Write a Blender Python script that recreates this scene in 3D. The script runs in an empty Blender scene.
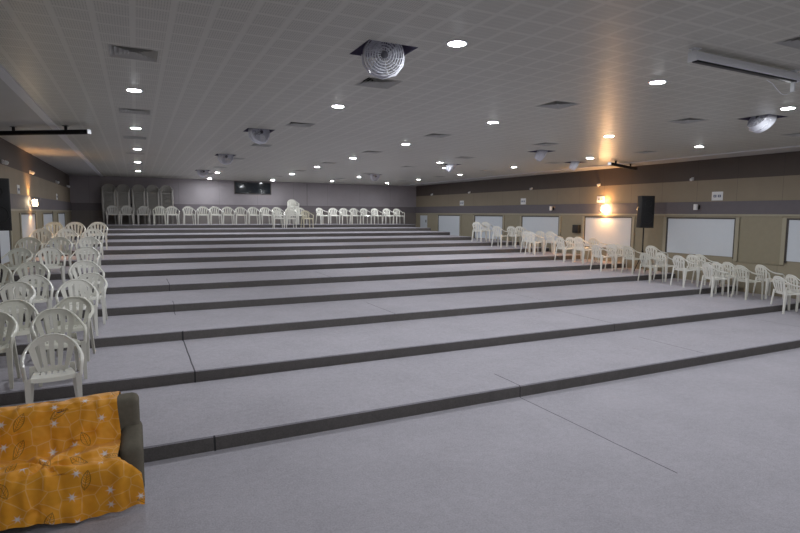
import bpy, bmesh, math, random
from mathutils import Vector, Matrix, noise
random.seed(7)
PI = math.pi
C = bpy.context.scene.collection
sc = bpy.context.scene

# ---------------------------------------------------------------- dimensions (metres)
XL, XR = -2.65, 15.0            # side walls
YB, YF = 28.7, -5.0             # back wall, wall behind the stage end
ZC = 4.015                      # ceiling
XTL, XTR = -1.35, 13.85         # ceiling mouldings
NSTEP, Y1, DT, HR = 12, 5.515, 1.92, 0.15104
def rz(k): return k * HR
def ry(k): return Y1 + (k - 1) * DT if k < 12 else Y1 + 10.92 * DT

# ---------------------------------------------------------------- node helpers
def new_mat(name):
    m = bpy.data.materials.new(name); m.use_nodes = True
    nt = m.node_tree; nt.nodes.clear()
    out = nt.nodes.new('ShaderNodeOutputMaterial')
    b = nt.nodes.new('ShaderNodeBsdfPrincipled')
    nt.links.new(b.outputs[0], out.inputs[0])
    return m, nt, b
def nd(nt, typ, **kw):
    n = nt.nodes.new(typ)
    for k, v in kw.items(): setattr(n, k, v)
    return n
def setin(nt, sock, v):
    if isinstance(v, bpy.types.NodeSocket): nt.links.new(v, sock)
    elif isinstance(v, (tuple, list)) and len(v) == 3 and sock.type == 'RGBA': sock.default_value = (*v, 1)
    else: sock.default_value = v
def mth(nt, op, a, b=None, c=None):
    n = nd(nt, 'ShaderNodeMath', operation=op)
    setin(nt, n.inputs[0], a)
    if b is not None: setin(nt, n.inputs[1], b)
    if c is not None: setin(nt, n.inputs[2], c)
    return n.outputs[0]
def mix(nt, f, a, b):
    n = nd(nt, 'ShaderNodeMix', data_type='RGBA')
    setin(nt, n.inputs[0], f); setin(nt, n.inputs[6], a); setin(nt, n.inputs[7], b)
    return n.outputs[2]
def noise_fac(nt, vec, scale, detail=3, rough=.6):
    n = nd(nt, 'ShaderNodeTexNoise'); n.inputs['Scale'].default_value = scale
    n.inputs['Detail'].default_value = detail; n.inputs['Roughness'].default_value = rough
    if vec is not None: nt.links.new(vec, n.inputs['Vector'])
    return n.outputs[0]
def pos(nt):
    g = nd(nt, 'ShaderNodeNewGeometry')
    s = nd(nt, 'ShaderNodeSeparateXYZ'); nt.links.new(g.outputs['Position'], s.inputs[0])
    return g.outputs['Position'], s.outputs[0], s.outputs[1], s.outputs[2]
def objc(nt):
    return nd(nt, 'ShaderNodeTexCoord').outputs['Object']
def band(nt, v, lo, hi):
    return mth(nt, 'MULTIPLY', mth(nt, 'GREATER_THAN', v, lo), mth(nt, 'LESS_THAN', v, hi))

def plain(name, col, rough=.5, metal=0, var=.06, vscale=8, spec=None, bump=0, bscale=60):
    m, nt, b = new_mat(name)
    v = objc(nt)
    f = noise_fac(nt, v, vscale)
    c2 = tuple(max(0, x * (1 - var * 2)) for x in col); c1 = tuple(min(1, x * (1 + var)) for x in col)
    nt.links.new(mix(nt, f, c2, c1), b.inputs['Base Color'])
    b.inputs['Roughness'].default_value = rough; b.inputs['Metallic'].default_value = metal
    if spec is not None: b.inputs['Specular IOR Level'].default_value = spec
    if bump:
        bp = nd(nt, 'ShaderNodeBump'); bp.inputs['Strength'].default_value = bump
        nt.links.new(noise_fac(nt, v, bscale), bp.inputs['Height'])
        nt.links.new(bp.outputs[0], b.inputs['Normal'])
    return m
def emit(name, col, s):
    m, nt, b = new_mat(name)
    b.inputs['Base Color'].default_value = (*col, 1)
    b.inputs['Emission Color'].default_value = (*col, 1); b.inputs['Emission Strength'].default_value = s
    return m

# ---------------------------------------------------------------- materials
def carpet(name, col, seams=True, dark=1.0):
    m, nt, b = new_mat(name)
    p, x, y, z = pos(nt)
    f1 = noise_fac(nt, p, 55, 4, .75); f2 = noise_fac(nt, p, 1.3, 3, .6); f3 = noise_fac(nt, p, 14, 2, .6)
    k = mth(nt, 'ADD', mth(nt, 'MULTIPLY', f1, .75), mth(nt, 'ADD', mth(nt, 'MULTIPLY', f2, .3), mth(nt, 'MULTIPLY', f3, .25)))
    lo = tuple(c * .42 * dark for c in col); hi = tuple(min(1, c * 1.5 * dark) for c in col)
    c = mix(nt, k, lo, hi)
    if seams:   # thin joints between carpet widths, each over its own stretch
        tot = None
        for (x0, ya, yb, w) in ((4.44, 3.2, 5.5, .006), (4.45, 5.5, 6.1, .007), (4.45, 9.36, 10.8, .006), (.62, 7.42, 9.37, .010), (.63, 5.5, 5.53, .010),
                                (.61, 9.3, 9.36, .008), (.60, 10.9, 11.7, .006), (.62, 13.18, 14.4, .007), (8.26, 5.6, 6.9, .006), (8.23, 7.42, 9.1, .006), (8.24, 9.5, 11, .005), (4.45, 13.2, 14.6, .006), (12.05, 5.6, 7.3, .005)):
            wob = mth(nt, 'ADD', x, mth(nt, 'MULTIPLY', mth(nt, 'SUBTRACT', f2, .5), .03))
            l = mth(nt, 'LESS_THAN', mth(nt, 'ABSOLUTE', mth(nt, 'SUBTRACT', wob, x0)), w)
            l = mth(nt, 'MULTIPLY', l, band(nt, y, ya, yb))
            tot = l if tot is None else mth(nt, 'MAXIMUM', tot, l)
        c = mix(nt, mth(nt, 'MULTIPLY', tot, .8), c, (.03, .03, .035))
    nt.links.new(c, b.inputs['Base Color'])
    b.inputs['Roughness'].default_value = .95; b.inputs['Specular IOR Level'].default_value = .15
    bp = nd(nt, 'ShaderNodeBump'); bp.inputs['Strength'].default_value = .5; bp.inputs['Distance'].default_value = .01
    nt.links.new(f1, bp.inputs['Height']); nt.links.new(bp.outputs[0], b.inputs['Normal'])
    return m
M = {}
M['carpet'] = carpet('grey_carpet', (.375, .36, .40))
M['riser'] = carpet('shaded_riser_carpet', (.125, .117, .115))  # tread carpet toned darker, the risers' shade put into its colour

def ceiling_mat():
    m, nt, b = new_mat('perforated_ceiling')
    p, x, y, z = pos(nt)
    def cell(v, off, pitch):
        return mth(nt, 'MODULO', mth(nt, 'ADD', mth(nt, 'SUBTRACT', v, off), 300 * pitch), pitch)
    cx = cell(x, .03 - .15, .3); cy = cell(y, 3.52 - .145, .29)
    bx = mth(nt, 'LESS_THAN', mth(nt, 'ABSOLUTE', mth(nt, 'SUBTRACT', cx, .15)), .024)
    by = mth(nt, 'LESS_THAN', mth(nt, 'ABSOLUTE', mth(nt, 'SUBTRACT', cy, .145)), .022)
    plainband = mth(nt, 'MAXIMUM', bx, by)
    sx = cell(x, 0, .0215); slot = mth(nt, 'LESS_THAN', sx, .0065)
    sy = cell(y, 3.52, .0725); slot = mth(nt, 'MULTIPLY', slot, mth(nt, 'LESS_THAN', sy, .058))
    f = noise_fac(nt, p, .7, 3)
    base = mix(nt, f, (.46, .45, .40), (.55, .54, .48))
    holes = mth(nt, 'MULTIPLY', slot, mth(nt, 'SUBTRACT', 1, plainband))
    c = mix(nt, mth(nt, 'MULTIPLY', holes, .33), base, (.05, .05, .05))
    c = mix(nt, mth(nt, 'MULTIPLY', plainband, .42), c, (.60, .59, .535))
    nt.links.new(c, b.inputs['Base Color']); b.inputs['Roughness'].default_value = .36
    b.inputs['Specular IOR Level'].default_value = .5
    return m
M['ceiling'] = ceiling_mat()
M['plaster'] = plain('strip_plaster', (.46, .455, .44), .6, var=.04, vscale=2)
M['moulding'] = plain('white_moulding', (.62, .62, .64), .5, var=.03)

def wall_mat(name, top, mid, low, seam=1.19, off=0, axis=1):
    m, nt, b = new_mat(name)
    p, x, y, z = pos(nt)
    h = y if axis == 1 else x
    f = noise_fac(nt, p, 1.5, 4); f2 = noise_fac(nt, p, 120, 2)
    c = mix(nt, mth(nt, 'GREATER_THAN', z, 2.6), low, mid)
    c = mix(nt, mth(nt, 'GREATER_THAN', z, 3.42), c, top)
    v = mth(nt, 'ADD', .82, mth(nt, 'MULTIPLY', mth(nt, 'ADD', f, mth(nt, 'MULTIPLY', f2, .4)), .26))
    mm = nd(nt, 'ShaderNodeVectorMath', operation='SCALE'); nt.links.new(c, mm.inputs[0]); nt.links.new(v, mm.inputs['Scale'])
    s = mth(nt, 'MODULO', mth(nt, 'ADD', h, 50 * seam + off), seam)
    s = mth(nt, 'LESS_THAN', s, .012)
    c = mix(nt, mth(nt, 'MULTIPLY', s, .35), mm.outputs[0], (.03, .028, .025))
    nt.links.new(c, b.inputs['Base Color']); b.inputs['Roughness'].default_value = .7
    return m
M['wall_side'] = wall_mat('side_wall_panels', (.085, .066, .055), (.26, .215, .155), (.33, .29, .21))
M['wall_back'] = wall_mat('back_wall_panels', (.31, .285, .305), (.31, .285, .305), (.20, .18, .17), seam=1.9, axis=0)
M['wall_front'] = plain('front_wall_paint', (.30, .28, .26), .8)
M['stripe'] = plain('purple_grey_stripe', (.14,.125,.138), .7, var=.05)
M['stripe_back'] = plain('back_stripe_paint', (.17, .15, .165), .7, var=.05)
M['blind'] = plain('white_blind', (.66, .70, .755), .45, var=.02)
M['window_frame'] = plain('dark_window_frame', (.07, .06, .055), .5)
M['casing'] = plain('cream_casing', (.37, .335, .25), .5, var=.04)
M['tan_board'] = plain('tan_board', (.30, .265, .19), .8, var=.05, bump=.2, bscale=150)
M['dark_glass'] = plain('dark_glass', (.012, .016, .022), .08, var=.05, spec=.6)
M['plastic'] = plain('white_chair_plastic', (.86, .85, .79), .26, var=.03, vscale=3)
M['plastic_ivory'] = plain('ivory_chair_plastic', (.72, .71, .63), .3, var=.05, vscale=3)  # a little darker and yellower than the main chair plastic
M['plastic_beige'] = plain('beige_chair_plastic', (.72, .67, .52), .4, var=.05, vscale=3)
M['plastic_shaded'] = plain('shaded_chair_plastic', (.40, .385, .36), .45, var=.05, vscale=3)  # white chair plastic with the dark back corner's shade in its colour
M['black'] = plain('black_cabinet', (.012, .012, .013), .55, var=.1)
M['grille_cloth'] = plain('speaker_grille', (.018, .018, .02), .8, bump=.5, bscale=300)
M['black_metal'] = plain('black_metal', (.02, .02, .022), .4, .6)
M['white_metal'] = plain('white_metal', (.90, .92, .96), .35, var=.02)
M['white_plastic'] = plain('white_plastic', (.75, .75, .76), .35, var=.02)
M['fan_white'] = plain('fan_white', (.80, .81, .88), .18, var=.02)
M['fan_dark'] = plain('fan_motor_grey', (.10, .10, .12), .35)
M['recess'] = plain('purple_grey_recess', (.16, .145, .22), .6)
M['plenum'] = plain('dark_duct', (.012, .012, .013), .9)
M['grille_frame'] = plain('grille_frame', (.47, .46, .42), .5, var=.03)
M['vane'] = plain('grille_vane', (.46, .46, .44), .5, var=.03)
M['led'] = emit('cool_white_led', (.94, .97, 1.0), 455)
M['bezel'] = plain('white_bezel', (.7, .7, .72), .4)
M['warm'] = emit('warm_lamp_glass', (1.0, .56, .24), 270)
M['warm_soft'] = emit('warm_white_lamp_glass', (1.0, .78, .48), 40)
M['lamp_off'] = plain('opal_lamp_glass', (.78, .78, .80), .3, var=.02)
M['sofa'] = plain('olive_grey_upholstery', (.165, .148, .118), .95, var=.12, vscale=25, spec=.1, bump=.4, bscale=200)
M['sofa_leg'] = plain('dark_wood', (.04, .025, .015), .5)
M['ink'] = plain('blue_grey_ink', (.10, .12, .22), .6)

def throw_mat():
    m, nt, b = new_mat('orange_printed_throw')
    uv = nd(nt, 'ShaderNodeUVMap').outputs[0]
    def vor(scale, feat='F1', rnd=1.0):
        n = nd(nt, 'ShaderNodeTexVoronoi', feature=feat, voronoi_dimensions='2D'); n.inputs['Scale'].default_value = scale
        n.inputs['Randomness'].default_value = rnd; nt.links.new(uv, n.inputs['Vector']); return n
    f = noise_fac(nt, uv, 5, 4)
    base = mix(nt, f, (.80, .29, .010), (1.0, .47, .035))
    e = vor(8.6, 'DISTANCE_TO_EDGE', .85)
    line = mth(nt, 'LESS_THAN', e.outputs['Distance'], .03)
    c = mix(nt, mth(nt, 'MULTIPLY', line, .42), base, (1.0, .66, .30))
    # leaf outlines
    v = vor(4.0, 'F1', .55)
    d = nd(nt, 'ShaderNodeVectorMath', operation='SUBTRACT')
    nt.links.new(uv, d.inputs[0]); nt.links.new(v.outputs['Position'], d.inputs[1])
    s = nd(nt, 'ShaderNodeSeparateXYZ'); nt.links.new(d.outputs[0], s.inputs[0])
    sr = nd(nt, 'ShaderNodeSeparateColor'); nt.links.new(v.outputs['Color'], sr.inputs[0])
    a = mth(nt, 'MULTIPLY', sr.outputs[0], 3.1)
    ca, sa = mth(nt, 'COSINE', a), mth(nt, 'SINE', a)
    lx = mth(nt, 'ADD', mth(nt, 'MULTIPLY', s.outputs[0], ca), mth(nt, 'MULTIPLY', s.outputs[1], sa))
    ly = mth(nt, 'SUBTRACT', mth(nt, 'MULTIPLY', s.outputs[1], ca), mth(nt, 'MULTIPLY', s.outputs[0], sa))
    # pointed leaf: |ly| = w * (1 - (lx/l)^2)
    q = mth(nt, 'DIVIDE', lx, .075)
    w = mth(nt, 'MULTIPLY', mth(nt, 'SUBTRACT', 1, mth(nt, 'MULTIPLY', q, q)), .03)
    ring = mth(nt, 'LESS_THAN', mth(nt, 'ABSOLUTE', mth(nt, 'SUBTRACT', mth(nt, 'ABSOLUTE', ly), w)), .0032)
    vein = mth(nt, 'MULTIPLY', mth(nt, 'LESS_THAN', mth(nt, 'ABSOLUTE', ly), .0022), mth(nt, 'GREATER_THAN', w, 0))
    stripes = mth(nt, 'LESS_THAN', mth(nt, 'MODULO', mth(nt, 'ADD', mth(nt, 'ADD', lx, mth(nt, 'ABSOLUTE', ly)), 5.0), .02), .004)
    stripes = mth(nt, 'MULTIPLY', stripes, mth(nt, 'LESS_THAN', mth(nt, 'ABSOLUTE', ly), w))
    leaf = mth(nt, 'MAXIMUM', mth(nt, 'MULTIPLY', ring, mth(nt, 'LESS_THAN', mth(nt, 'ABSOLUTE', q), 1.05)), mth(nt, 'MAXIMUM', vein, stripes))
    leaf = mth(nt, 'MULTIPLY', leaf, mth(nt, 'GREATER_THAN', sr.outputs[1], .5))
    c = mix(nt, mth(nt, 'MULTIPLY', leaf, .6), c, (.16, .07, .01))
    # pale star flowers
    v2 = vor(5.2, 'F1', .8)
    sr2 = nd(nt, 'ShaderNodeSeparateColor'); nt.links.new(v2.outputs['Color'], sr2.inputs[0])
    d2 = nd(nt, 'ShaderNodeVectorMath', operation='SUBTRACT')
    nt.links.new(uv, d2.inputs[0]); nt.links.new(v2.outputs['Position'], d2.inputs[1])
    s2 = nd(nt, 'ShaderNodeSeparateXYZ'); nt.links.new(d2.outputs[0], s2.inputs[0])
    an = mth(nt, 'ARCTAN2', s2.outputs[1], s2.outputs[0])
    petal = mth(nt, 'ADD', 1, mth(nt, 'MULTIPLY', mth(nt, 'ABSOLUTE', mth(nt, 'SINE', mth(nt, 'MULTIPLY', an, 3))), 1.3))
    st = mth(nt, 'SUBTRACT', 1, mth(nt, 'MULTIPLY', mth(nt, 'MULTIPLY', v2.outputs['Distance'], petal), 4.0))
    st = mth(nt, 'POWER', mth(nt, 'MAXIMUM', st, 0), 1.4)
    st = mth(nt, 'MULTIPLY', st, mth(nt, 'GREATER_THAN', sr2.outputs[0], .3))
    c = mix(nt, mth(nt, 'MINIMUM', mth(nt, 'MULTIPLY', st, 1.9), .95), c, (.92, .86, .86))
    nt.links.new(c, b.inputs['Base Color'])
    b.inputs['Roughness'].default_value = .55; b.inputs['Specular IOR Level'].default_value = .35
    b.inputs['Sheen Weight'].default_value = .15
    wv = nd(nt, 'ShaderNodeTexWave'); wv.inputs['Scale'].default_value = 2.2; wv.inputs['Distortion'].default_value = 9
    wv.inputs['Detail'].default_value = 3; wv.inputs['Detail Scale'].default_value = 1.1; nt.links.new(uv, wv.inputs['Vector'])
    bp = nd(nt, 'ShaderNodeBump'); bp.inputs['Strength'].default_value = .55; bp.inputs['Distance'].default_value = .02
    nt.links.new(wv.outputs['Fac'], bp.inputs['Height']); nt.links.new(bp.outputs[0], b.inputs['Normal'])
    return m
M['throw'] = throw_mat()

# ---------------------------------------------------------------- mesh helpers
def new_bm(): return bmesh.new()
def add_box(bm, x0, x1, y0, y1, z0, z1, mat=None, mi=0):
    vs = [bm.verts.new(v) for v in ((x0,y0,z0),(x1,y0,z0),(x1,y1,z0),(x0,y1,z0),(x0,y0,z1),(x1,y0,z1),(x1,y1,z1),(x0,y1,z1))]
    if mat is not None:
        for v in vs: v.co = mat @ v.co
    for f in ((3,2,1,0),(4,5,6,7),(0,1,5,4),(1,2,6,5),(2,3,7,6),(3,0,4,7)):
        bm.faces.new([vs[i] for i in f]).material_index = mi
    return vs
def bevel(bm, w, seg=2):
    bmesh.ops.bevel(bm, geom=list(bm.edges), offset=w, segments=seg, affect='EDGES', profile=.5, clamp_overlap=True)
def add_tube(bm, pts, rad, n=8, cap=True, closed=False, flat=1.0):
    pts = [Vector(p) for p in pts]; N = len(pts)
    rads = rad if isinstance(rad, (list, tuple)) else [rad] * N
    rings = []; prev = None
    for i, p in enumerate(pts):
        if closed: t = (pts[(i + 1) % N] - pts[i - 1])
        else: t = pts[min(i + 1, N - 1)] - pts[max(i - 1, 0)]
        t.normalize()
        if prev is None:
            a = Vector((0, 0, 1)) if abs(t.z) < .9 else Vector((1, 0, 0))
            u = (a - t * a.dot(t)).normalized()
        else:
            u = (prev - t * prev.dot(t)).normalized()
        prev = u; w = t.cross(u)
        rings.append([bm.verts.new(p + (u * math.cos(2*PI*k/n) * flat + w * math.sin(2*PI*k/n)) * rads[i]) for k in range(n)])
    m = N if closed else N - 1
    for i in range(m):
        a, b = rings[i], rings[(i + 1) % N]
        for k in range(n): bm.faces.new((a[k], a[(k+1) % n], b[(k+1) % n], b[k]))
    if cap and not closed:
        bm.faces.new(list(reversed(rings[0]))); bm.faces.new(rings[-1])
def add_lathe(bm, prof, n=20, mat=None, close=False):
    rings = []
    for r, z in prof:
        if r < 1e-5: rings.append([bm.verts.new((0, 0, z))])
        else: rings.append([bm.verts.new((r*math.cos(2*PI*k/n), r*math.sin(2*PI*k/n), z)) for k in range(n)])
    if mat is not None:
        for r in rings:
            for v in r: v.co = mat @ v.co
    for a, b in zip(rings, rings[1:]):
        for k in range(n):
            q = [a[k % len(a)], a[(k+1) % len(a)], b[(k+1) % len(b)], b[k % len(b)]]
            u = []
            for v in q:
                if v not in u: u.append(v)
            if len(u) > 2: bm.faces.new(u)
def add_torus(bm, R, r, mat, n=28, k=6):
    add_tube(bm, [mat @ Vector((R*math.cos(2*PI*i/n), R*math.sin(2*PI*i/n), 0)) for i in range(n)], r, k, closed=True)
def grid_solid(bm, P, nu, nv, t, keep=None):
    """P(i,j)->Vector on an (nu+1)x(nv+1) lattice; solid of thickness t with the faces keep(i,j) rejects left open."""
    g = [[Vector(P(i, j)) for j in range(nv + 1)] for i in range(nu + 1)]
    A, B = {}, {}
    def nrm(i, j):
        du = g[min(i+1, nu)][j] - g[max(i-1, 0)][j]; dv = g[i][min(j+1, nv)] - g[i][max(j-1, 0)]
        return du.cross(dv).normalized()
    def va(i, j):
        if (i, j) not in A:
            n = nrm(i, j); A[i, j] = bm.verts.new(g[i][j]); B[i, j] = bm.verts.new(g[i][j] - n * t)
        return A[i, j]
    K = {(i, j) for i in range(nu) for j in range(nv) if keep is None or keep(i, j)}
    for i, j in K:
        q = [(i, j), (i+1, j), (i+1, j+1), (i, j+1)]
        for c in q: va(*c)
        bm.faces.new([A[c] for c in q]); bm.faces.new([B[c] for c in reversed(q)])
        for e, nb in (((q[0], q[1]), (i, j-1)), ((q[1], q[2]), (i+1, j)), ((q[2], q[3]), (i, j+1)), ((q[3], q[0]), (i-1, j))):
            if nb not in K: bm.faces.new((A[e[1]], A[e[0]], B[e[0]], B[e[1]]))
def to_mesh(name, bm, mats, smooth=None):
    me = bpy.data.meshes.new(name)
    bmesh.ops.recalc_face_normals(bm, faces=bm.faces[:])
    bm.to_mesh(me); bm.free()
    for m in (mats if isinstance(mats, (list, tuple)) else [mats]): me.materials.append(m)
    if smooth is not None:
        for p in me.polygons: p.use_smooth = True
        me.set_sharp_from_angle(angle=math.radians(smooth))
    return me
def obj(name, bm, mats, parent=None, smooth=35):
    o = bpy.data.objects.new(name, to_mesh(name, bm, mats, smooth)); C.objects.link(o)
    if parent: o.parent = parent
    return o
def tag(o, label, cat, group=None, kind=None):
    o['label'] = label; o['category'] = cat
    if group: o['group'] = group
    if kind: o['kind'] = kind
    return o
def thing(name, label, cat, loc=(0, 0, 0), rot=0, group=None):
    o = bpy.data.objects.new(name, None); C.objects.link(o); o.empty_display_size = .1
    o.location = loc; o.rotation_euler = (0, 0, rot) if not isinstance(rot, (tuple, list)) else rot
    return tag(o, label, cat, group)
def struct(name, bm, mats, parent=None, smooth=35):
    o = obj(name, bm, mats, parent, smooth)
    if parent is None: o['kind'] = 'structure'
    return o
def dup(root, loc, rot, label, group=None, mats=None, scale=None):
    r = root.copy(); C.objects.link(r); r.location = loc
    r.rotation_euler = (0, 0, rot) if not isinstance(rot, (tuple, list)) else rot
    r['label'] = label
    if scale: r.scale = scale
    if group: r['group'] = group
    for ch in list(root.children):
        c = ch.copy(); C.objects.link(c); c.parent = r
        if mats: c.data = mats[ch.data.name]
        for g in list(ch.children):
            d = g.copy(); C.objects.link(d); d.parent = c
    return r
ORD = ['first','second','third','fourth','fifth','sixth','seventh','eighth','ninth','tenth','eleventh','twelfth','thirteenth','fourteenth',
       'fifteenth','sixteenth','seventeenth','eighteenth','nineteenth','twentieth','twenty-first','twenty-second']

# ================================================================ SETTING
bm = new_bm(); add_box(bm, XL, XR, YF, ry(1), -.1, 0); struct('floor', bm, M['carpet'], smooth=None)
for k in range(1, NSTEP + 1):
    y0, y1 = ry(k), (ry(k + 1) if k < NSTEP else YB)
    if k == 8: y1 = ry(9)
    xa, xb = (XL, XR) if k <= 8 else (XTL, XTR - .05)
    bm = new_bm()
    vs = add_box(bm, xa, xb, y0, y1 if k < NSTEP else YB, -.1, rz(k))
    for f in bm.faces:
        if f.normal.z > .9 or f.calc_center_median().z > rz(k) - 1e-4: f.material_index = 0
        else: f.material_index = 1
    # softly rounded nosing
    es = [e for e in bm.edges if all(abs(v.co.z - rz(k)) < 1e-5 and abs(v.co.y - y0) < 1e-5 for v in e.verts)]
    bmesh.ops.bevel(bm, geom=es, offset=.012, segments=2, affect='EDGES')
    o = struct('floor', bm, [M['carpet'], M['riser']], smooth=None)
for xa, xb in ((XL, XTL), (XTR - .05, XR)):      # side passages beside the four top steps
    bm = new_bm(); add_box(bm, xa, xb, ry(9), YB, -.1, rz(8)); struct('floor', bm, M['carpet'], smooth=None)

# walls
bm = new_bm(); add_box(bm, XR, XR + .2, YF, YB, -.1, ZC + .3); struct('wall_right', bm, M['wall_side'], smooth=None)
bm = new_bm(); add_box(bm, XL - .2, XL, YF, YB, -.1, ZC + .3); struct('wall_left', bm, M['wall_side'], smooth=None)
bm = new_bm(); add_box(bm, XL - .2, XR + .2, YB, YB + .2, -.1, ZC + .3); struct('wall_back', bm, M['wall_back'], smooth=None)
bm = new_bm(); add_box(bm, XL - .2, XR + .2, YF - .2, YF, -.1, ZC + .3); struct('wall_front', bm, M['wall_front'], smooth=None)
# purple grey bands along the walls
bm = new_bm(); add_box(bm, XR - .025, XR, YF, YB, 2.435, 2.795); struct('trim_1', bm, M['stripe'], smooth=None)
bm = new_bm(); add_box(bm, XL, XL + .025, YF, YB, 2.435, 2.795); struct('trim_2', bm, M['stripe'], smooth=None)
bm = new_bm(); add_box(bm, XL + .025, XR - .025, YB - .025, YB, 2.44, 2.78); struct('trim_3', bm, M['stripe_back'], smooth=None)

# ceiling with openings for grilles and fans
DIFF = []      # (x, y) of air grilles, 0.46 m square
for ci, cx in enumerate((.04, 2.80, 5.72, 8.62, 11.95)):
    for ri, cy in enumerate((6.42, 10.02, 13.50, 17.1, 20.7, 24.3)):
        DIFF.append((ci, ri, cx, cy))
DIFF.append((2, -1, 5.72, 3.0))
FANS = [(2.30, 5.15, 0), (2.27, 11.15, 1), (2.36, 16.3, 2), (2.40, 22.6, 3), (9.45, 5.66, 4), (9.50, 11.2, 5), (9.45, 15.6, 6), (9.1, 21.2, 7), (12.35, 13.0, 8)]
HD, HF = .23, .265
holes = [(x - HD, x + HD, y - HD, y + HD) for _, _, x, y in DIFF] + [(x - HF, x + HF, y - HF, y + HF) for x, y, _ in FANS]
xs = sorted({XTL, XTR} | {round(v, 4) for h in holes for v in h[:2]})
ys = sorted({YF, YB} | {round(v, 4) for h in holes for v in h[2:]})
bm = new_bm(); vv = {}
def gv(x, y):
    if (x, y) not in vv: vv[x, y] = bm.verts.new((x, y, ZC))
    return vv[x, y]
for xa, xb in zip(xs, xs[1:]):
    for ya, yb in zip(ys, ys[1:]):
        mx, my = (xa + xb) / 2, (ya + yb) / 2
        if any(h[0] < mx < h[1] and h[2] < my < h[3] for h in holes): continue
        bm.faces.new((gv(xa, ya), gv(xa, yb), gv(xb, yb), gv(xb, ya)))
struct('ceiling', bm, M['ceiling'], smooth=None)
for xa, xb in ((XL, XTL), (XTR, XR)):
    bm = new_bm(); add_box(bm, xa, xb, YF, YB, ZC, ZC + .05); struct('ceiling', bm, M['plaster'], smooth=None)
for i, x in enumerate((XTL, XTR)):
    s = -1 if i == 0 else 1
    bm = new_bm()
    add_box(bm, x - .05, x + .05, YF, YB, ZC - .022, ZC + .02)
    add_box(bm, x + (s * .05 if s > 0 else -.085), x + (.085 if s > 0 else -.05), YF, YB, ZC - .012, ZC + .02)
    struct('trim_%d' % (4 + i), bm, M['moulding'], smooth=None)
bm = new_bm(); add_box(bm, XL - .2, XR + .2, YF - .2, YB + .2, ZC + .35, ZC + .4)   # slab over the void
struct('ceiling', bm, M['plenum'], smooth=None)

# windows with white blinds, both side walls
WY = [(2.4, 4.5), (6.0, 8.12), (9.52, 11.62), (13.02, 15.1), (16.53, 18.75), (20.17, 22.39), (23.81, 25.97)]
n = 0
for side, xw in (('r', XR), ('l', XL)):
    s = -1 if side == 'r' else 1
    def bx(bm, d0, d1, y0, y1, z0, z1): add_box(bm, min(xw + s*d0, xw + s*d1), max(xw + s*d0, xw + s*d1), y0, y1, z0, z1)
    for (a, b) in WY:
        n += 1
        zb = 1.24
        bm = new_bm()
        t = .045
        bx(bm, 0, .03, a - t, a, zb - t, 2.32); bx(bm, 0, .03, b, b + t, zb - t, 2.32)
        bx(bm, 0, .035, a - t, b + t, 2.295, 2.335)
        w = struct('window_%d' % n, bm, M['window_frame'], smooth=None)
        bm = new_bm(); bx(bm, .002, .018, a, b, zb, 2.295); struct('blind', bm, M['blind'], w, None)
        bm = new_bm()
        bx(bm, .0, .05, a - t - .10, a - t, zb - .1, 2.34); bx(bm, .0, .05, b + t, b + t + .10, zb - .1, 2.34)
        struct('casing', bm, M['casing'], w, None)
# cream cap rail above windows and tan boards between them
n = 6
for xw, s in ((XR, -1), (XL, 1)):
    bm = new_bm(); add_box(bm, min(xw, xw + s*.03), max(xw, xw + s*.03), YF, YB, 2.385, 2.435)
    struct('trim_%d' % n, bm, M['casing'], smooth=None); n += 1
    for (a, b), (c, d) in zip(WY, WY[1:]):
        bm = new_bm(); add_box(bm, min(xw, xw + s*.02), max(xw, xw + s*.02), b + .16, c - .16, 1.12, 2.38)
        struct('trim_%d' % n, bm, M['tan_board'], smooth=None); n += 1
# pale door at the far end of the right wall
bm = new_bm(); add_box(bm, XR - .03, XR, 27.3, 28.1, rz(8), 2.30); d = struct('door_1', bm, M['blind'], smooth=None)
bm = new_bm(); add_box(bm, XR - .05, XR - .03, 27.36, 27.42, 1.9, 2.05); struct('door_handle', bm, M['black_metal'], d, None)
# dark glass booth window in the back wall
bm = new_bm()
for a in ((4.55, 6.42, 3.925, 3.965), (4.55, 6.42, 3.33, 3.37), (4.55, 4.59, 3.37, 3.925), (6.38, 6.42, 3.37, 3.925)):
    add_box(bm, a[0], a[1], YB - .03, YB, a[2], a[3])
w = struct('window_15', bm, M['window_frame'], smooth=None)
bm = new_bm(); add_box(bm, 4.59, 6.38, YB - .015, YB - .004, 3.37, 3.925); struct('pane', bm, M['dark_glass'], w, None)
# conduit on the back wall
bm = new_bm(); add_tube(bm, [(8.35, YB - .012, 2.78), (8.35, YB - .012, 3.96)], .012, 6); struct('trim_%d' % n, bm, M['stripe_back'])

# ================================================================ CEILING FITTINGS
COLN = ['leftmost', 'second-from-left', 'middle', 'second-from-right', 'rightmost']
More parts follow.
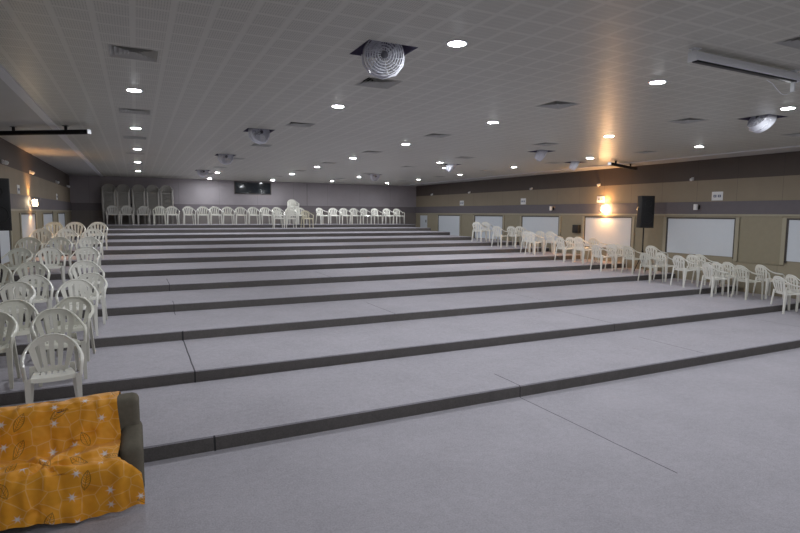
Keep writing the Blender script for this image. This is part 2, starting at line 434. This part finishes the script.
# air grilles
def make_grille(loc, label):
    t = thing('air_grille', label, 'air vent', loc, 0, 'square air grilles in the ceiling')
    bm = new_bm()
    for q in ((-.24, .24, -.24, -.222), (-.24, .24, .222, .24), (-.24, -.222, -.222, .222), (.222, .24, -.222, .222)):
        add_box(bm, q[0], q[1], q[2], q[3], -.002, .006)
    obj('frame', bm, M['grille_frame'], t, None)
    bm = new_bm(); add_box(bm, -HD, HD, -HD, HD, .0, .14)
    bmesh.ops.delete(bm, geom=[f for f in bm.faces if f.calc_center_median().z < .01], context='FACES_ONLY')
    obj('duct_box', bm, M['plenum'], t, None)
    for (r0, r1) in ((.220, .168), (.178, .126), (.136, .084), (.094, .042), (.052, .004)):
        bm = new_bm()
        for k in range(4):
            R = Matrix.Rotation(k * PI / 2, 4, 'Z')
            a = [R @ Vector(v) for v in ((-r0, -r0, .0), (r0, -r0, .0), (r1, -r1, .042), (-r1, -r1, .042))]
            b_ = [v + Vector((0, 0, .003)) for v in a]
            va, vb = [bm.verts.new(v) for v in a], [bm.verts.new(v) for v in b_]
            bm.faces.new(va); bm.faces.new(list(reversed(vb)))
            for i in range(4): bm.faces.new((va[i], va[(i+1) % 4], vb[(i+1) % 4], vb[i]))
        obj('vane_ring', bm, M['vane'], t, None)
    return t
g0 = None
for ci, ri, x, y in DIFF:
    lab = 'square ceiling air grille, %s from the front in the %s column of grilles' % (ORD[ri + (1 if ci == 2 else 0)], COLN[ci])
    if g0 is None: g0 = make_grille((x, y, ZC), lab)
    else: dup(g0, (x, y, ZC), 0, lab)

# downlights
DL = {0: [(.04, -2.65), (.04, 1.0), (.04, 8.29), (.06, 11.96), (.09, 15.88), (.11, 19.96), (.14, 24.29)],  # first two unseen, added in front to brighten the sofa throw
      1: [(2.85, -2.65), (2.83, 4.60), (2.84, 8.04), (3.06, 23.44), (3.23, 27.6)],  # first one unseen, added to light the throw from the front
      2: [(5.8, 1.0), (5.82, 4.77), (5.76, 8.11), (5.76, 11.57), (5.83, 15.21), (5.84, 18.78), (5.95, 22.66), (6.18, 27.27)],
      3: [(8.9, 1.0), (8.93, 4.98), (8.87, 8.38), (8.76, 15.14), (9.95, 16.84), (9.07, 22.91), (9.0, 26.45)],
      4: [(12.0, 1.0), (12.0, 4.8), (12.04, 8.62), (11.79, 11.81), (11.78, 15.28), (12.09, 19.25), (12.16, 23.05), (12.11, 26.55)]}
def make_light(loc, label):
    t = thing('downlight', label, 'ceiling light', loc, 0, 'round downlights in the ceiling')
    bm = new_bm(); add_lathe(bm, [(.084, 0), (.108, 0), (.108, -.004), (.098, -.0085), (.084, -.0085), (.084, 0)], 24); obj('bezel', bm, M['bezel'], t)
    bm = new_bm(); add_lathe(bm, [(.084, -.009), (.05, -.0105), (0, -.011)], 24); obj('lens', bm, M['led'], t)
    return t
l0 = None
for ci in DL:
    for i, (x, y) in enumerate(DL[ci]):
        lab = 'round white lit downlight, %s from the front in the %s ceiling column' % (ORD[i], COLN[ci])
        if l0 is None: l0 = make_light((x, y, ZC), lab)
        else: dup(l0, (x, y, ZC), 0, lab)

# caged fans in square openings
def make_fan(loc, yaw, tilt, label):
    t = thing('ceiling_fan', label, 'fan', loc, 0, 'caged fans hanging in square ceiling openings')
    bm = new_bm(); add_box(bm, -HF, HF, -HF, HF, 0, .2)
    bmesh.ops.delete(bm, geom=[f for f in bm.faces if f.calc_center_median().z < .01], context='FACES_ONLY')
    obj('recess_box', bm, M['recess'], t, None)
    A = Matrix.Translation((0, 0, -.045)) @ Matrix.Rotation(yaw, 4, 'Z') @ Matrix.Rotation(tilt, 4, 'X')   # cage axis = local +z of A
    bm = new_bm()
    add_tube(bm, [(0, 0, .2), (0, 0, .165)], .03, 10)
    add_tube(bm, [A @ Vector(v) for v in ((-.212, 0, 0), (-.2, -.09, 0), (-.13, -.18, 0), (0, -.22, 0), (.13, -.18, 0), (.2, -.09, 0), (.212, 0, 0))], .012, 6)
    obj('bracket', bm, M['fan_white'], t)
    bm = new_bm()
    add_lathe(bm, [(.195, -.085), (.205, -.06), (.205, .06), (.195, .085), (.188, .085), (.196, .058), (.196, -.058), (.188, -.085), (.195, -.085)], 32, A)
    obj('drum', bm, M['fan_white'], t)
    bm = new_bm()
    for sgn in (1, -1):
        for R, zz in ((.172, .094), (.146, .102), (.12, .108), (.094, .112), (.066, .114)):
            add_torus(bm, R, .0055, A @ Matrix.Translation((0, 0, sgn * zz)), 28, 5)
        for k in range(16):
            a = 2 * PI * k / 16
            add_tube(bm, [A @ Vector((r * math.cos(a + tw), r * math.sin(a + tw), sgn * zz)) for r, zz, tw in ((.036, .115, 0), (.12, .108, .12), (.172, .094, .22), (.192, .084, .26))], .0035, 4)
    obj('cage', bm, M['fan_white'], t)
    bm = new_bm()
    for k in range(3):
        B = A @ Matrix.Rotation(k * 2 * PI / 3, 4, 'Z')
        grid_solid(bm, lambda i, j: B @ Vector(((.04 + .135 * i / 5) * math.cos(-.45 + .9 * j / 4 + .25 * i / 5), (.04 + .135 * i / 5) * math.sin(-.45 + .9 * j / 4 + .25 * i / 5), -.03 + .06 * j / 4)), 5, 4, .003)
    obj('blades', bm, M['fan_white'], t)
    bm = new_bm()
    add_lathe(bm, [(0, .118), (.018, .117), (.032, .113), (.038, .1), (.045, .06), (.05, -.09), (.03, -.112), (0, -.116)], 18, A)
    obj('motor', bm, M['fan_dark'], t)
    return t
FL = ['caged ceiling fan nearest the front, left of the middle', 'second caged ceiling fan from the front in the left column',
      'third caged ceiling fan from the front in the left column', 'farthest caged ceiling fan in the left column, by the back wall',
      'white caged ceiling fan near the right wall, nearest in the right column', 'second caged ceiling fan from the front in the right column',
      'third caged ceiling fan from the front in the right column', 'farthest caged ceiling fan in the right column, by the back wall',
      'caged ceiling fan beside the right moulding above the lit wall lamp']
FROT = [(-.3, PI/2 + .2), (.3, PI/2 - .1), (.1, PI/2), (.4, PI/2), (1.25, 2.2), (.9, 2.1), (.8, 2.2), (.2, PI/2 + .3), (.8, 2.0)]
for (x, y, i) in FANS: make_fan((x, y, ZC), FROT[i][0], FROT[i][1], FL[i])

# projection screens rolled up in their cases
def screen_case(label, start, ang, L, body, white_end, hh):
    """rolled-up screen: case along local +x from its left end"""
    z = start[2]
    t = thing('projection_screen', label, 'projection screen', start, ang)
    bm = new_bm(); add_box(bm, 0, L, -.045, .045, -hh, hh); bevel(bm, .010); obj('case', bm, body, t)
    bm = new_bm(); add_box(bm, .03, L - .03, -.03, .03, -hh - .016, -hh + .004); bevel(bm, .005); obj('screen_bar', bm, M['black_metal'], t)
    for xa in (-.014, L):
        wh = white_end is None or (xa < 0) == (white_end == 'left')
        bm = new_bm(); add_box(bm, xa, xa + .016, -.05, .05, -hh - .012, hh + .006); bevel(bm, .004)
        e = obj('end_cap', bm, M['white_metal'] if wh else body, t)
        if white_end: e['label'] = 'white end cap' if wh else 'black end cap'
    for xa in (.01, L - .05) if white_end is None else (.45, L - .5):
        bm = new_bm(); add_box(bm, xa, xa + .035, -.02, .02, hh - .005, ZC - z); add_box(bm, xa - .03, xa + .065, -.035, .035, ZC - z - .008, ZC - z)
        obj('bracket', bm, body, t, None)
    return t
L = 1.79
t = screen_case('white rolled-up projection screen case hanging below the ceiling at right', (4.97, 3.68, 3.942), .015, L, M['white_metal'], None, .040)
bm = new_bm(); add_box(bm, L - .06, L - .035, -.02, .02, -.16, -.035); obj('switch_box', bm, M['white_metal'], t, None)
bm = new_bm(); pts = []
for i in range(15):
    u = i / 14; pts.append((L - .05 - u * .5, 0, -.16 - .05 * math.sin(PI * min(1, u * 1.3)) + .11 * max(0, u - .35)))
add_tube(bm, pts, .005, 6); obj('cable', bm, M['white_metal'], t)
screen_case('black rolled-up projection screen case by the left wall', (-2.47, 13.2, 3.90), -.598, 2.08, M['black_metal'], 'right', .034)
screen_case('black rolled-up projection screen case by the right wall', (12.62, 11.85, 3.90), .385, 2.2, M['black_metal'], 'left', .034)

# ================================================================ WALL FITTINGS
# wall lamps
def wall_lamp(xw, s, y, z, label, mat, lit):
    t = thing('wall_lamp', label, 'wall lamp', (xw + s * .025, y, z), 0 if s < 0 else PI, 'cylinder wall lamps on the purple band')
    bm = new_bm(); add_box(bm, -.02, 0, -.05, .05, -.06, .06); bevel(bm, .005); obj('back_plate', bm, M['black_metal'], t)
    bm = new_bm(); add_tube(bm, [(-.02, 0, 0), (-.08, 0, 0)], .012, 8); obj('arm', bm, M['black_metal'], t)
    A = Matrix.Translation((-.12, 0, 0))
    bm = new_bm(); add_lathe(bm, [(.05, -.085), (.06, -.08), (.06, .08), (.05, .085), (.045, .08), (.045, -.08), (.05, -.085)], 20, A); obj('shade', bm, mat, t)
    bm = new_bm(); add_lathe(bm, [(0, -.05), (.03, -.03), (.035, .01), (.02, .045), (0, .05)], 14, A); obj('bulb', bm, M['warm'] if lit else M['lamp_off'], t)
    if lit:
        for up in (1, -1):
            ld = bpy.data.lights.new('lamp_light', 'SPOT'); ld.energy = lit * (1 if up > 0 else .8); ld.color = (1, .47, .16); ld.spot_size = 1.9; ld.spot_blend = .8; ld.shadow_soft_size = .03
            lo = bpy.data.objects.new('lamp_light', ld); C.objects.link(lo); lo.parent = t; lo.location = (-.12, 0, .1 * up)
            lo.rotation_euler = (PI if up > 0 else 0, 0, 0)
    return t
for y, lab in ((7.1, 'unlit white wall lamp nearest the front on the right wall'), (10.63, 'unlit white wall lamp on the right wall below the framed sign'), (16.85, 'unlit white wall lamp on the right wall beyond the lit one')):
    wall_lamp(XR, -1, y, 2.64, lab, M['lamp_off'], 0)
wall_lamp(XR, -1, 14.15, 2.60, 'wall lamp glowing warm orange on the right wall', M['warm'], 60)
wall_lamp(XL, 1, 18.0, 2.62, 'lit cylinder wall lamp glowing on the left wall', M['warm_soft'], 40)

# small sensors high on the walls
def sensor(xw, s, y, z, label):
    t = thing('wall_sensor', label, 'sensor', (xw, y, z), 0 if s < 0 else PI, 'small white sensors high on the walls')
    bm = new_bm(); add_box(bm, -.035, 0, -.035, .035, -.045, .045); bevel(bm, .008); obj('base', bm, M['white_plastic'], t)
    bm = new_bm(); A = Matrix.Translation((-.075, 0, -.02)) @ Matrix.Rotation(-PI/2 - .4, 4, 'Y')
    add_lathe(bm, [(0, .05), (.03, .045), (.045, .02), (.045, -.03), (.03, -.05), (0, -.05)], 16, A); obj('head', bm, M['white_plastic'], t)
for i, y in enumerate((7.2, 10.87, 14.5, 18.2, 22.9, 26.7)): sensor(XR, -1, y, 3.48, 'small white sensor high on the right wall, %s from the front' % ORD[i])
for i, y in enumerate((14.9, 18.4, 23.9, 27.6)): sensor(XL, 1, y, 3.48, 'small white sensor high on the left wall, %s from the front' % ORD[i])

# small white notices
def notice(xw, s, y, z, w, h, label):
    t = thing('wall_sign', label, 'sign', (xw, y, z), 0 if s < 0 else PI, 'small white signs above the purple band')
    bm = new_bm(); add_box(bm, -.012, 0, -w/2, w/2, -h/2, h/2); bevel(bm, .003); obj('plate', bm, M['white_plastic'], t)
    bm = new_bm()
    for k in (-1, 1):
        cy = k * w * .2; q = w * .13; g = h * .14
        for (a, b, c, d) in ((-q, q, -g, -g*.45), (-q, q, g*.45, g), (-q, -q*.4, -g, g), (q*.4, q, -g*.7, g*.7)):
            add_box(bm, -.015, -.012, cy + a, cy + b, c, d)
    obj('lettering', bm, M['ink'], t, None)
for y, w, h, lab in ((10.08, .33, .25, 'white sign with blue lettering on the right wall, nearest the front'),
                     (14.42, .36, .23, 'white sign with blue lettering beside the lit right wall lamp'),
                     (18.75, .34, .26, 'white sign with blue lettering, third along the right wall'),
                     (23.65, .38, .25, 'white sign with blue lettering, farthest back on the right wall')):
    notice(XR, -1, y, 2.95, w, h, lab)
for y, lab in ((16.6, 'white sign on the left wall beside the lit lamp'), (24.0, 'white sign on the left wall, farthest back')):
    notice(XL, 1, y, 2.93, .3, .22, lab)
# black box on the right wall
t = thing('wall_speaker', 'small black speaker box on the right wall between two windows', 'speaker', (XR - .02, 15.47, 1.865), 0)
bm = new_bm(); add_box(bm, -.14, 0, -.15, .15, -.15, .15); bevel(bm, .01); obj('cabinet', bm, M['black'], t)
bm = new_bm(); add_box(bm, -.148, -.14, -.135, .135, -.135, .135); bevel(bm, .003); obj('grille', bm, M['grille_cloth'], t)

# loudspeakers on stands
def loudspeaker(x, y, zf, zb, rot, where):
    s = thing('speaker_stand', 'black tripod speaker stand %s' % where, 'stand', (x, y, zf), rot)
    bm = new_bm(); add_tube(bm, [(0, 0, .12), (0, 0, zb - zf)], .02, 10); obj('pole', bm, M['black_metal'], s)
    bm = new_bm(); add_tube(bm, [(0, 0, .55), (0, 0, .68)], .032, 10); obj('collar', bm, M['black_metal'], s)
    for k in range(3):
        a = 2 * PI * k / 3 + .5
        bm = new_bm(); add_tube(bm, [(0, 0, .6), (.22 * math.cos(a), .22 * math.sin(a), .01)], .012, 6); obj('leg', bm, M['black_metal'], s)
    t = thing('loudspeaker', 'large black loudspeaker on a stand %s' % where, 'loudspeaker', (x, y, zb), rot)
    bm = new_bm()
    W, D, Hh = .42, .42, .99
    for z in (0, Hh): pass
    pl = [(-W/2, -D/2), (W/2, -D/2), (W/2, D*.15), (W*.32, D/2), (-W*.32, D/2), (-W/2, D*.15)]
    lo = [bm.verts.new((a, b, 0)) for a, b in pl]; hi = [bm.verts.new((a, b, Hh)) for a, b in pl]
    bm.faces.new(list(reversed(lo))); bm.faces.new(hi)
    for i in range(6): bm.faces.new((lo[i], lo[(i+1) % 6], hi[(i+1) % 6], hi[i]))
    bevel(bm, .012); obj('cabinet', bm, M['black'], t)
    bm = new_bm(); add_box(bm, -W/2 + .02, W/2 - .02, -D/2 - .012, -D/2, .03, Hh - .03); bevel(bm, .008); obj('grille', bm, M['grille_cloth'], t)
    bm = new_bm()
    for zc, r in ((.3, .17), (.74, .1)): add_torus(bm, r, .007, Matrix.Translation((0, -D/2 - .014, zc)) @ Matrix.Rotation(PI/2, 4, 'X'), 24, 5)
    obj('driver_rim', bm, M['black'], t)
    for sx in (-1, 1):
        bm = new_bm(); add_box(bm, sx * (W/2 + .004) - .006, sx * (W/2 + .004) + .006, -.07, .07, .55, .6); bevel(bm, .003); obj('handle', bm, M['black_metal'], t)
loudspeaker(14.33, 11.98, rz(4), 2.0, -.4, 'by the right wall')
loudspeaker(-2.40, 12.75, rz(4), 2.01, .25, 'by the left wall')

# ================================================================ CHAIRS
def L_leg(bm, top, foot, sx, sy, a0, a1, t=.010):
    rings = []
    for p, a in ((top, a0), ((top[0]*.5+foot[0]*.5, top[1]*.5+foot[1]*.5, top[2]*.5+foot[2]*.5), (a0*.45 + a1*.55)), (foot, a1)):
        poly = [(0, 0), (a, 0), (a, t), (t, t), (t, a), (0, a)]
        rings.append([bm.verts.new((p[0] - sx * u, p[1] - sy * v, p[2])) for u, v in poly])
    for A, B in zip(rings, rings[1:]):
        for k in range(6): bm.faces.new((A[k], A[(k+1) % 6], B[(k+1) % 6], B[k]))
    bm.faces.new(rings[0]); bm.faces.new(list(reversed(rings[-1])))
def seat_bm(bm):
    nu, nv = 22, 14
    def P(i, j):
        u = -1 + 2 * i / nu; v = j / nv
        w = .232 - .03 * v
        z = .475 - .03 * v + .012 * u * u + .02 * max(0, v - .8)
        y = -.245 + .46 * v + .018 * (1 - u * u) * (-1 if v < .1 else 0)
        if j == 0: z -= .045
        if j == 1: z -= .006
        if i in (0, nu): z -= .03
        return (u * w, y, z)
    def keep(i, j): return not (7 <= j <= 12 and j != 10 and 4 <= i <= 17 and i % 3 == 1)
    grid_solid(bm, P, nu, nv, .007, keep)
COLS = [3, 2, 3, 2, 3, 2, 3, 2, 3]
colmap = [k for k, c in enumerate(COLS) for _ in range(c)]
def back_bm(bm):
    nu, nv = len(colmap), 12
    def P(i, j):
        u = -1 + 2 * i / nu; t = j / nv
        zt = .845 - .135 * abs(u) ** 2.4
        w = .132 + .098 * t ** .75
        z = .435 + t * (zt - .435)
        y = .205 + .095 * t - .045 * u * u * (.5 + .5 * t)
        return (u * w, y, z)
    def keep(i, j): return not (colmap[i] % 2 == 1 and 2 <= j <= 9)
    grid_solid(bm, P, nu, nv, .009, keep)
def arm_bm(bm, s):
    pts = [(0, .303, .846), (.07, .298, .842), (.14, .282, .820), (.20, .255, .772), (.243, .205, .722), (.268, .13, .682), (.28, .03, .655), (.284, -.08, .642), (.281, -.17, .632), (.274, -.222, .60), (.266, -.24, .54), (.258, -.247, .46)]
    add_tube(bm, [(s * x, y, z) for x, y, z in pts], [.016]*3 + [.019, .022, .024, .025, .025, .025, .025, .024, .024], 8, flat=.62)
def leg_front(bm, s): L_leg(bm, (s * .268, -.262, .485), (s * .262, -.275, 0), s, -1, .062, .036)
def leg_rear(bm, s): L_leg(bm, (s * .225, .225, .52), (s * .255, .275, 0), s, 1, .06, .036)
def trim_chair(bm):
    for v in bm.verts: v.co.x *= .965; v.co.y *= .86
    return bm
def build_chair(mat, label, group):
    t = thing('plastic_chair', label, 'chair', (0, 0, 0), 0, group)
    bm = new_bm(); seat_bm(bm); obj('seat', trim_chair(bm), mat, t)
    bm = new_bm(); back_bm(bm); obj('backrest', trim_chair(bm), mat, t)
    for s in (-1, 1):
        bm = new_bm(); arm_bm(bm, s); obj('armrest', trim_chair(bm), mat, t)
    for s in (-1, 1):
        bm = new_bm(); leg_front(bm, s); obj('leg', trim_chair(bm), mat, t)
        bm = new_bm(); leg_rear(bm, s); obj('leg', trim_chair(bm), mat, t)
    return t
def variant(root, mat):
    d = {}
    for ch in root.children:
        me = ch.data.copy(); me.materials.clear(); me.materials.append(mat); d[ch.data.name] = me
    return d
chair0 = None; VAR = {}
def place_chair(x, y, z, rot, label, group, look=None):
    global chair0
    if chair0 is None:
        chair0 = build_chair(M['plastic'], label, group)
        VAR['ivory'] = variant(chair0, M['plastic_ivory']); VAR['beige'] = variant(chair0, M['plastic_beige']); VAR['shaded'] = variant(chair0, M['plastic_shaded'])
        chair0.location = (x, y, z); chair0.rotation_euler = (0, 0, rot)
        return chair0
    return dup(chair0, (x, y, z), rot, label, group, VAR.get(look))
R = random.Random(3)
# --- left block: rows are (tread, rear-foot offset), x of the chairs from the aisle towards the wall
ROWS_L = [(1, 1.6, [-.88]), (2, .6, [-.92, -1.62]), (2, 1.6, [-.88, -1.54]), (3, .6, [-.87, -1.70]), (3, 1.6, [-.78, -1.59]),
          (4, .6, [-.88, -1.74, -2.31]), (5, .6, [-1.03, -1.68, -2.28]), (6, .6, [-1.09, -1.72, -2.33]), (7, .6, [-1.12, -1.74, -2.32]), (8, .6, [-1.09, -1.70, -2.28])]
RL = [[.13], [.24, -.02], [-.12, .16], [.10, -.10], [-.05, .12], [.18, .10, .15], [-.08, .12, -.2], [.05, .06, .1], [.02, .1, .05], [0, .05, -.05]]
cols = ['aisle column', 'middle column', 'wall column']
cnt = [0, 0, 0]
for (k, off, xsr), rr in zip(ROWS_L, RL):
    for ci, (x, a) in enumerate(zip(xsr, rr)):
        lab = 'white plastic armchair, %s from the front in the %s of the left block' % (ORD[cnt[ci]], cols[ci]); cnt[ci] += 1
        place_chair(x, ry(k) + off - .24, rz(k), a, lab, 'plastic armchairs in the left block', 'ivory' if ci == 2 or k in (1, 2) or (ci == 1 and k in (4, 6)) else None)
# --- right block: (tread, [(x, y), ...]) near-foot positions from the aisle towards the wall
ROWS_R = [(1, [(13.29, 7.18), (13.92, 7.24)]), (2, [(13.58, 8.22), (14.22, 8.12)]), (2, [(13.26, 8.90), (13.82, 8.98), (14.22, 8.95)]),
          (3, [(13.23, 9.68), (13.87, 9.73), (14.22, 9.76)]), (3, [(13.2, 10.74), (13.83, 10.71)]),
          (4, [(13.45, 11.56), (14.30, 11.40)]), (4, [(13.18, 12.54), (13.93, 12.64), (14.22, 12.62)]),
          (5, [(13.42, 13.56), (14.05, 13.5)]), (5, [(13.22, 14.26), (13.82, 14.35), (14.22, 14.4)]),
          (6, [(13.15, 15.70), (14.01, 15.62)]), (6, [(13.5, 16.4), (14.2, 16.4)]), (7, [(13.2, 17.82), (13.78, 17.63), (14.22, 17.65)]), (8, [(13.25, 19.3), (13.9, 19.6)])]
RIGHT_ROT = math.radians(59)     # these chairs are turned towards the right wall
RC = ['nearest the aisle', 'second from the aisle', 'third from the aisle']
for ri, (k, ps) in enumerate(ROWS_R):
    for ci, (x, y) in enumerate(ps):
        lab = 'white plastic armchair %s, %s row from the front of the right block' % (RC[ci], ORD[ri])
        th = RIGHT_ROT + math.radians(6.5) * k + R.uniform(-.09, .09)
        # (x, y) is where the chair's rear right foot stands
        fx, fy = -.242, .230
        place_chair(x - (fx * math.cos(th) - fy * math.sin(th)), y - (fx * math.sin(th) + fy * math.cos(th)), rz(k), th, lab, 'plastic armchairs in the right block', 'ivory' if R.random() < .12 else None)
# --- back row along the back wall
BX = [-0.91, -0.36, 0.32, 0.97, 1.51, 2.21, 2.83, 3.39, 3.96, 4.56, 5.16, 5.76, 6.35, 7.01, 7.52, 8.63, 9.28, 9.89, 10.45, 11.05, 11.69, 12.38, 13.01]
YR = 26.98
for i, x in enumerate(BX):
    lab = 'white plastic armchair, %s from the left along the back wall' % (ORD[i] if i < 22 else ['twenty-third', 'twenty-fourth'][i - 22])
    place_chair(x, YR, rz(12), (R.uniform(-.08, .08) if i != 15 else .35), lab, 'plastic armchairs along the back wall', 'shaded' if i < 3 else 'ivory' if i == 3 else None)  # leftmost three wear the stack plastic, dim light painted into the colour
for i, (x, yy, look) in enumerate(((6.13, 25.95, None), (6.71, 26.0, None), (7.53, 25.95, 'beige'))):
    lab = ['white plastic armchair in front of the back row, leftmost of three', 'white plastic armchair in front of the short chair stack', 'yellowed plastic armchair in front of the back row'][i]
    place_chair(x, yy, rz(11), 0.06 * (i - 1), lab, 'loose chairs in front of the back row', look)
# --- stacks: every chair one nested mesh
bm = new_bm(); seat_bm(bm); back_bm(bm)
for s in (-1, 1): arm_bm(bm, s); leg_front(bm, s); leg_rear(bm, s)
st_me = to_mesh('stacked_chair', trim_chair(bm), M['plastic_shaded'], 35)
st_me2 = st_me.copy(); st_me2.materials.clear(); st_me2.materials.append(M['plastic'])
def stack(x, y, z, n, me, label, group, rot=0):
    for i in range(n):
        o = bpy.data.objects.new('plastic_chair', me); C.objects.link(o)
        o.location = (x + .003 * math.sin(i * 2.1), y, z + i * .062); o.rotation_euler = (0, 0, rot)
        tag(o, label % ('bottom' if i == 0 else 'top' if i == n - 1 else ORD[i] + '-from-bottom'), 'chair', group)
SX = [-1.08, -.50, .14, .74, 1.33]
for i, x in enumerate(SX):
    stack(x, 28.02, rz(12), 17, st_me, '%s chair of the ' + ['leftmost', 'second', 'third', 'fourth', 'rightmost'][i] + ' tall shaded chair stack at the back', 'stacked chairs at the back wall')
stack(7.40, 28.05, rz(12), 8, st_me2, '%s chair of the short white stack behind the back row', 'short white chair stack')

# ================================================================ SOFA
SX0, SX1 = -1.52, -.015
sofa = thing('sofa', 'olive grey two-seat sofa under an orange throw', 'sofa', (0, 0, 0), 0)
def soft_box(name, x0, x1, y0, y1, z0, z1, r, shear=0):
    bm = new_bm(); add_box(bm, x0, x1, y0, y1, z0, z1)
    for v in bm.verts:
        if shear and v.co.z > (z0 + z1) / 2: v.co.y += shear
    bevel(bm, r, 4); return obj(name, bm, M['sofa'], sofa, 60)
soft_box('base', SX0 + .05, SX1 - .03, 4.76, 5.36, .06, .26, .03)
soft_box('backrest', SX0 + .02, SX1 - .02, 5.10, 5.34, .10, .75, .055, .07)
for xa, xb in ((-1.36, -.775), (-.765, -.18)): soft_box('seat_cushion', xa, xb, 4.69, 5.14, .24, .405, .05)
for xa, xb in ((SX0, SX0 + .17), (SX1 - .175, SX1)):
    bm = new_bm(); add_box(bm, xa, xb, 4.72, 5.30, .06, .47)
    for v in bm.verts:
        if v.co.z > .3 and v.co.y > 5: v.co.z += .07
        if v.co.z > .3 and v.co.y < 5: v.co.y += .05
    bevel(bm, .06, 4); obj('arm', bm, M['sofa'], sofa, 60)
for x in (SX0 + .1, SX1 - .1):
    for y in (4.82, 5.3):
        bm = new_bm(); add_tube(bm, [(x, y, .07), (x, y, 0)], [.025, .02], 10); obj('foot', bm, M['sofa_leg'], sofa)
# orange throw
prof = [(5.475, .50), (5.465, .66), (5.445, .735), (5.39, .776), (5.30, .782), (5.205, .775), (5.155, .745), (5.135, .69), (5.11, .61), (5.085, .54), (5.075, .485), (5.03, .462), (4.96, .458), (4.86, .456), (4.75, .452), (4.68, .44), (4.638, .405), (4.622, .34), (4.612, .25), (4.602, .15), (4.595, .05)]
pl = [0]
for a, b in zip(prof, prof[1:]): pl.append(pl[-1] + math.dist(a, b))
TOT = pl[-1]
def prof_at(s):
    for i in range(len(pl) - 1):
        if s <= pl[i+1] + 1e-9:
            t = (s - pl[i]) / (pl[i+1] - pl[i]); a, b = prof[i], prof[i+1]
            n = Vector((0, -(b[1] - a[1]), b[0] - a[0])).normalized()
            return a[0] + (b[0] - a[0]) * t, a[1] + (b[1] - a[1]) * t, n
    return (*prof[-1], Vector((0, -1, 0)))
S0 = pl[10]
bm = new_bm(); uvl = bm.loops.layers.uv.new('UVMap')
NU, NV = 110, 120
G = []
for i in range(NU + 1):
    col = []
    for j in range(NV + 1):
        s = TOT * j / NV; u = i / NU
        y, z, n = prof_at(s)
        # right-hand edge: ends short of the sofa back's corner, widens over the seat front
        k = min(1, max(0, (s - .80) / .30)); k = k * k * (3 - 2 * k)
        xr = -.195 + .165 * min(1, max(0, (s - 1.16) / .2)) + .012 * math.sin(s * 9)
        x = (SX0 + .19) + (xr - (SX0 + .19)) * u
        p = Vector((x, s, 0))
        w = noise.noise(Vector((x * 2.2 + s * 1.8, s * 3.2 - x * 1.2, 1.7))) * .024 + noise.noise(Vector((x * 7 + s * 5, s * 8 - x * 5, 4.2))) * .010
        # long diagonal folds sagging across the back and pulled out of the crease
        w += -.016 * math.exp(-((s - S0) / .022) ** 2)
        w += .018 * (1 - abs(math.sin((s * 10 + x * 4.5 + 1.2 * noise.noise(Vector((x*2, s*2, 9)))))))**3
        r = math.hypot(x + .70, s - 1.13); ang = math.atan2(s - 1.13, x + .70)
        w += .026 * math.exp(-r * 2.6) * math.cos(ang * 7 + 1.2 * math.sin(ang * 2) + x * 3) * min(1, r * 12)
        w += -.012 * math.exp(-((x + .70 + .02 * math.sin(s * 9)) / .015) ** 2) * (1 if s > 1.0 else 0)
        if s > TOT - .45:
            q = (s - (TOT - .45)) / .45
            w += q * .018 * (math.sin(x * 17 + 1) + .6 * math.sin(x * 41))
        zz = z + n.z * (w + .010); yy = y + n.y * (w + .010)
        if s > TOT - .4:
            zz += (s - (TOT - .4)) / .4 * .03 * math.sin(x * 6 + .7)
        zz = max(zz, .012)
        if u > .97 and s > 1.2: zz -= .02 * (u - .97) / .03
        col.append(bm.verts.new((x, yy, zz)))
    G.append(col)
for i in range(NU):
    for j in range(NV):
        f = bm.faces.new((G[i][j], G[i+1][j], G[i+1][j+1], G[i][j+1]))
        for lp, (a, b) in zip(f.loops, ((i, j), (i+1, j), (i+1, j+1), (i, j+1))):
            lp[uvl].uv = (G[a][b].co.x, TOT * b / NV)
th = obj('throw', bm, M['throw'], None, 180)
tag(th, 'orange printed throw with leaf and flower outlines draped over the sofa', 'throw')

# ================================================================ CAMERA, WORLD, RENDER LOOK
def rotm(yaw, pitch, roll):
    cy, sy = math.cos(yaw), math.sin(yaw)
    f0 = Vector((sy, cy, 0)); r = Vector((cy, -sy, 0)); u = Vector((0, 0, 1))
    f = f0 * math.cos(pitch) + u * math.sin(pitch); u2 = -f0 * math.sin(pitch) + u * math.cos(pitch)
    r2 = r * math.cos(roll) + u2 * math.sin(roll); u3 = -r * math.sin(roll) + u2 * math.cos(roll)
    return r2, u3, f
r2, u3, f = rotm(.4528, -.097, .0069)
cd = bpy.data.cameras.new('camera'); cam = bpy.data.objects.new('camera', cd); C.objects.link(cam)
mt = Matrix((( r2.x, u3.x, -f.x, 0), (r2.y, u3.y, -f.y, 0), (r2.z, u3.z, -f.z, 2.381), (0, 0, 0, 1)))
cam.matrix_world = mt
cd.sensor_width = 36; cd.lens = 541.06 / 800 * 36; cd.clip_end = 200; cd.clip_start = .05
sc.camera = cam
w = bpy.data.worlds.new('world'); sc.world = w; w.use_nodes = True
w.node_tree.nodes['Background'].inputs[0].default_value = (.02, .02, .025, 1)
sc.view_settings.view_transform = 'Standard'; sc.view_settings.look = 'None'
sc.view_settings.exposure = 0.0
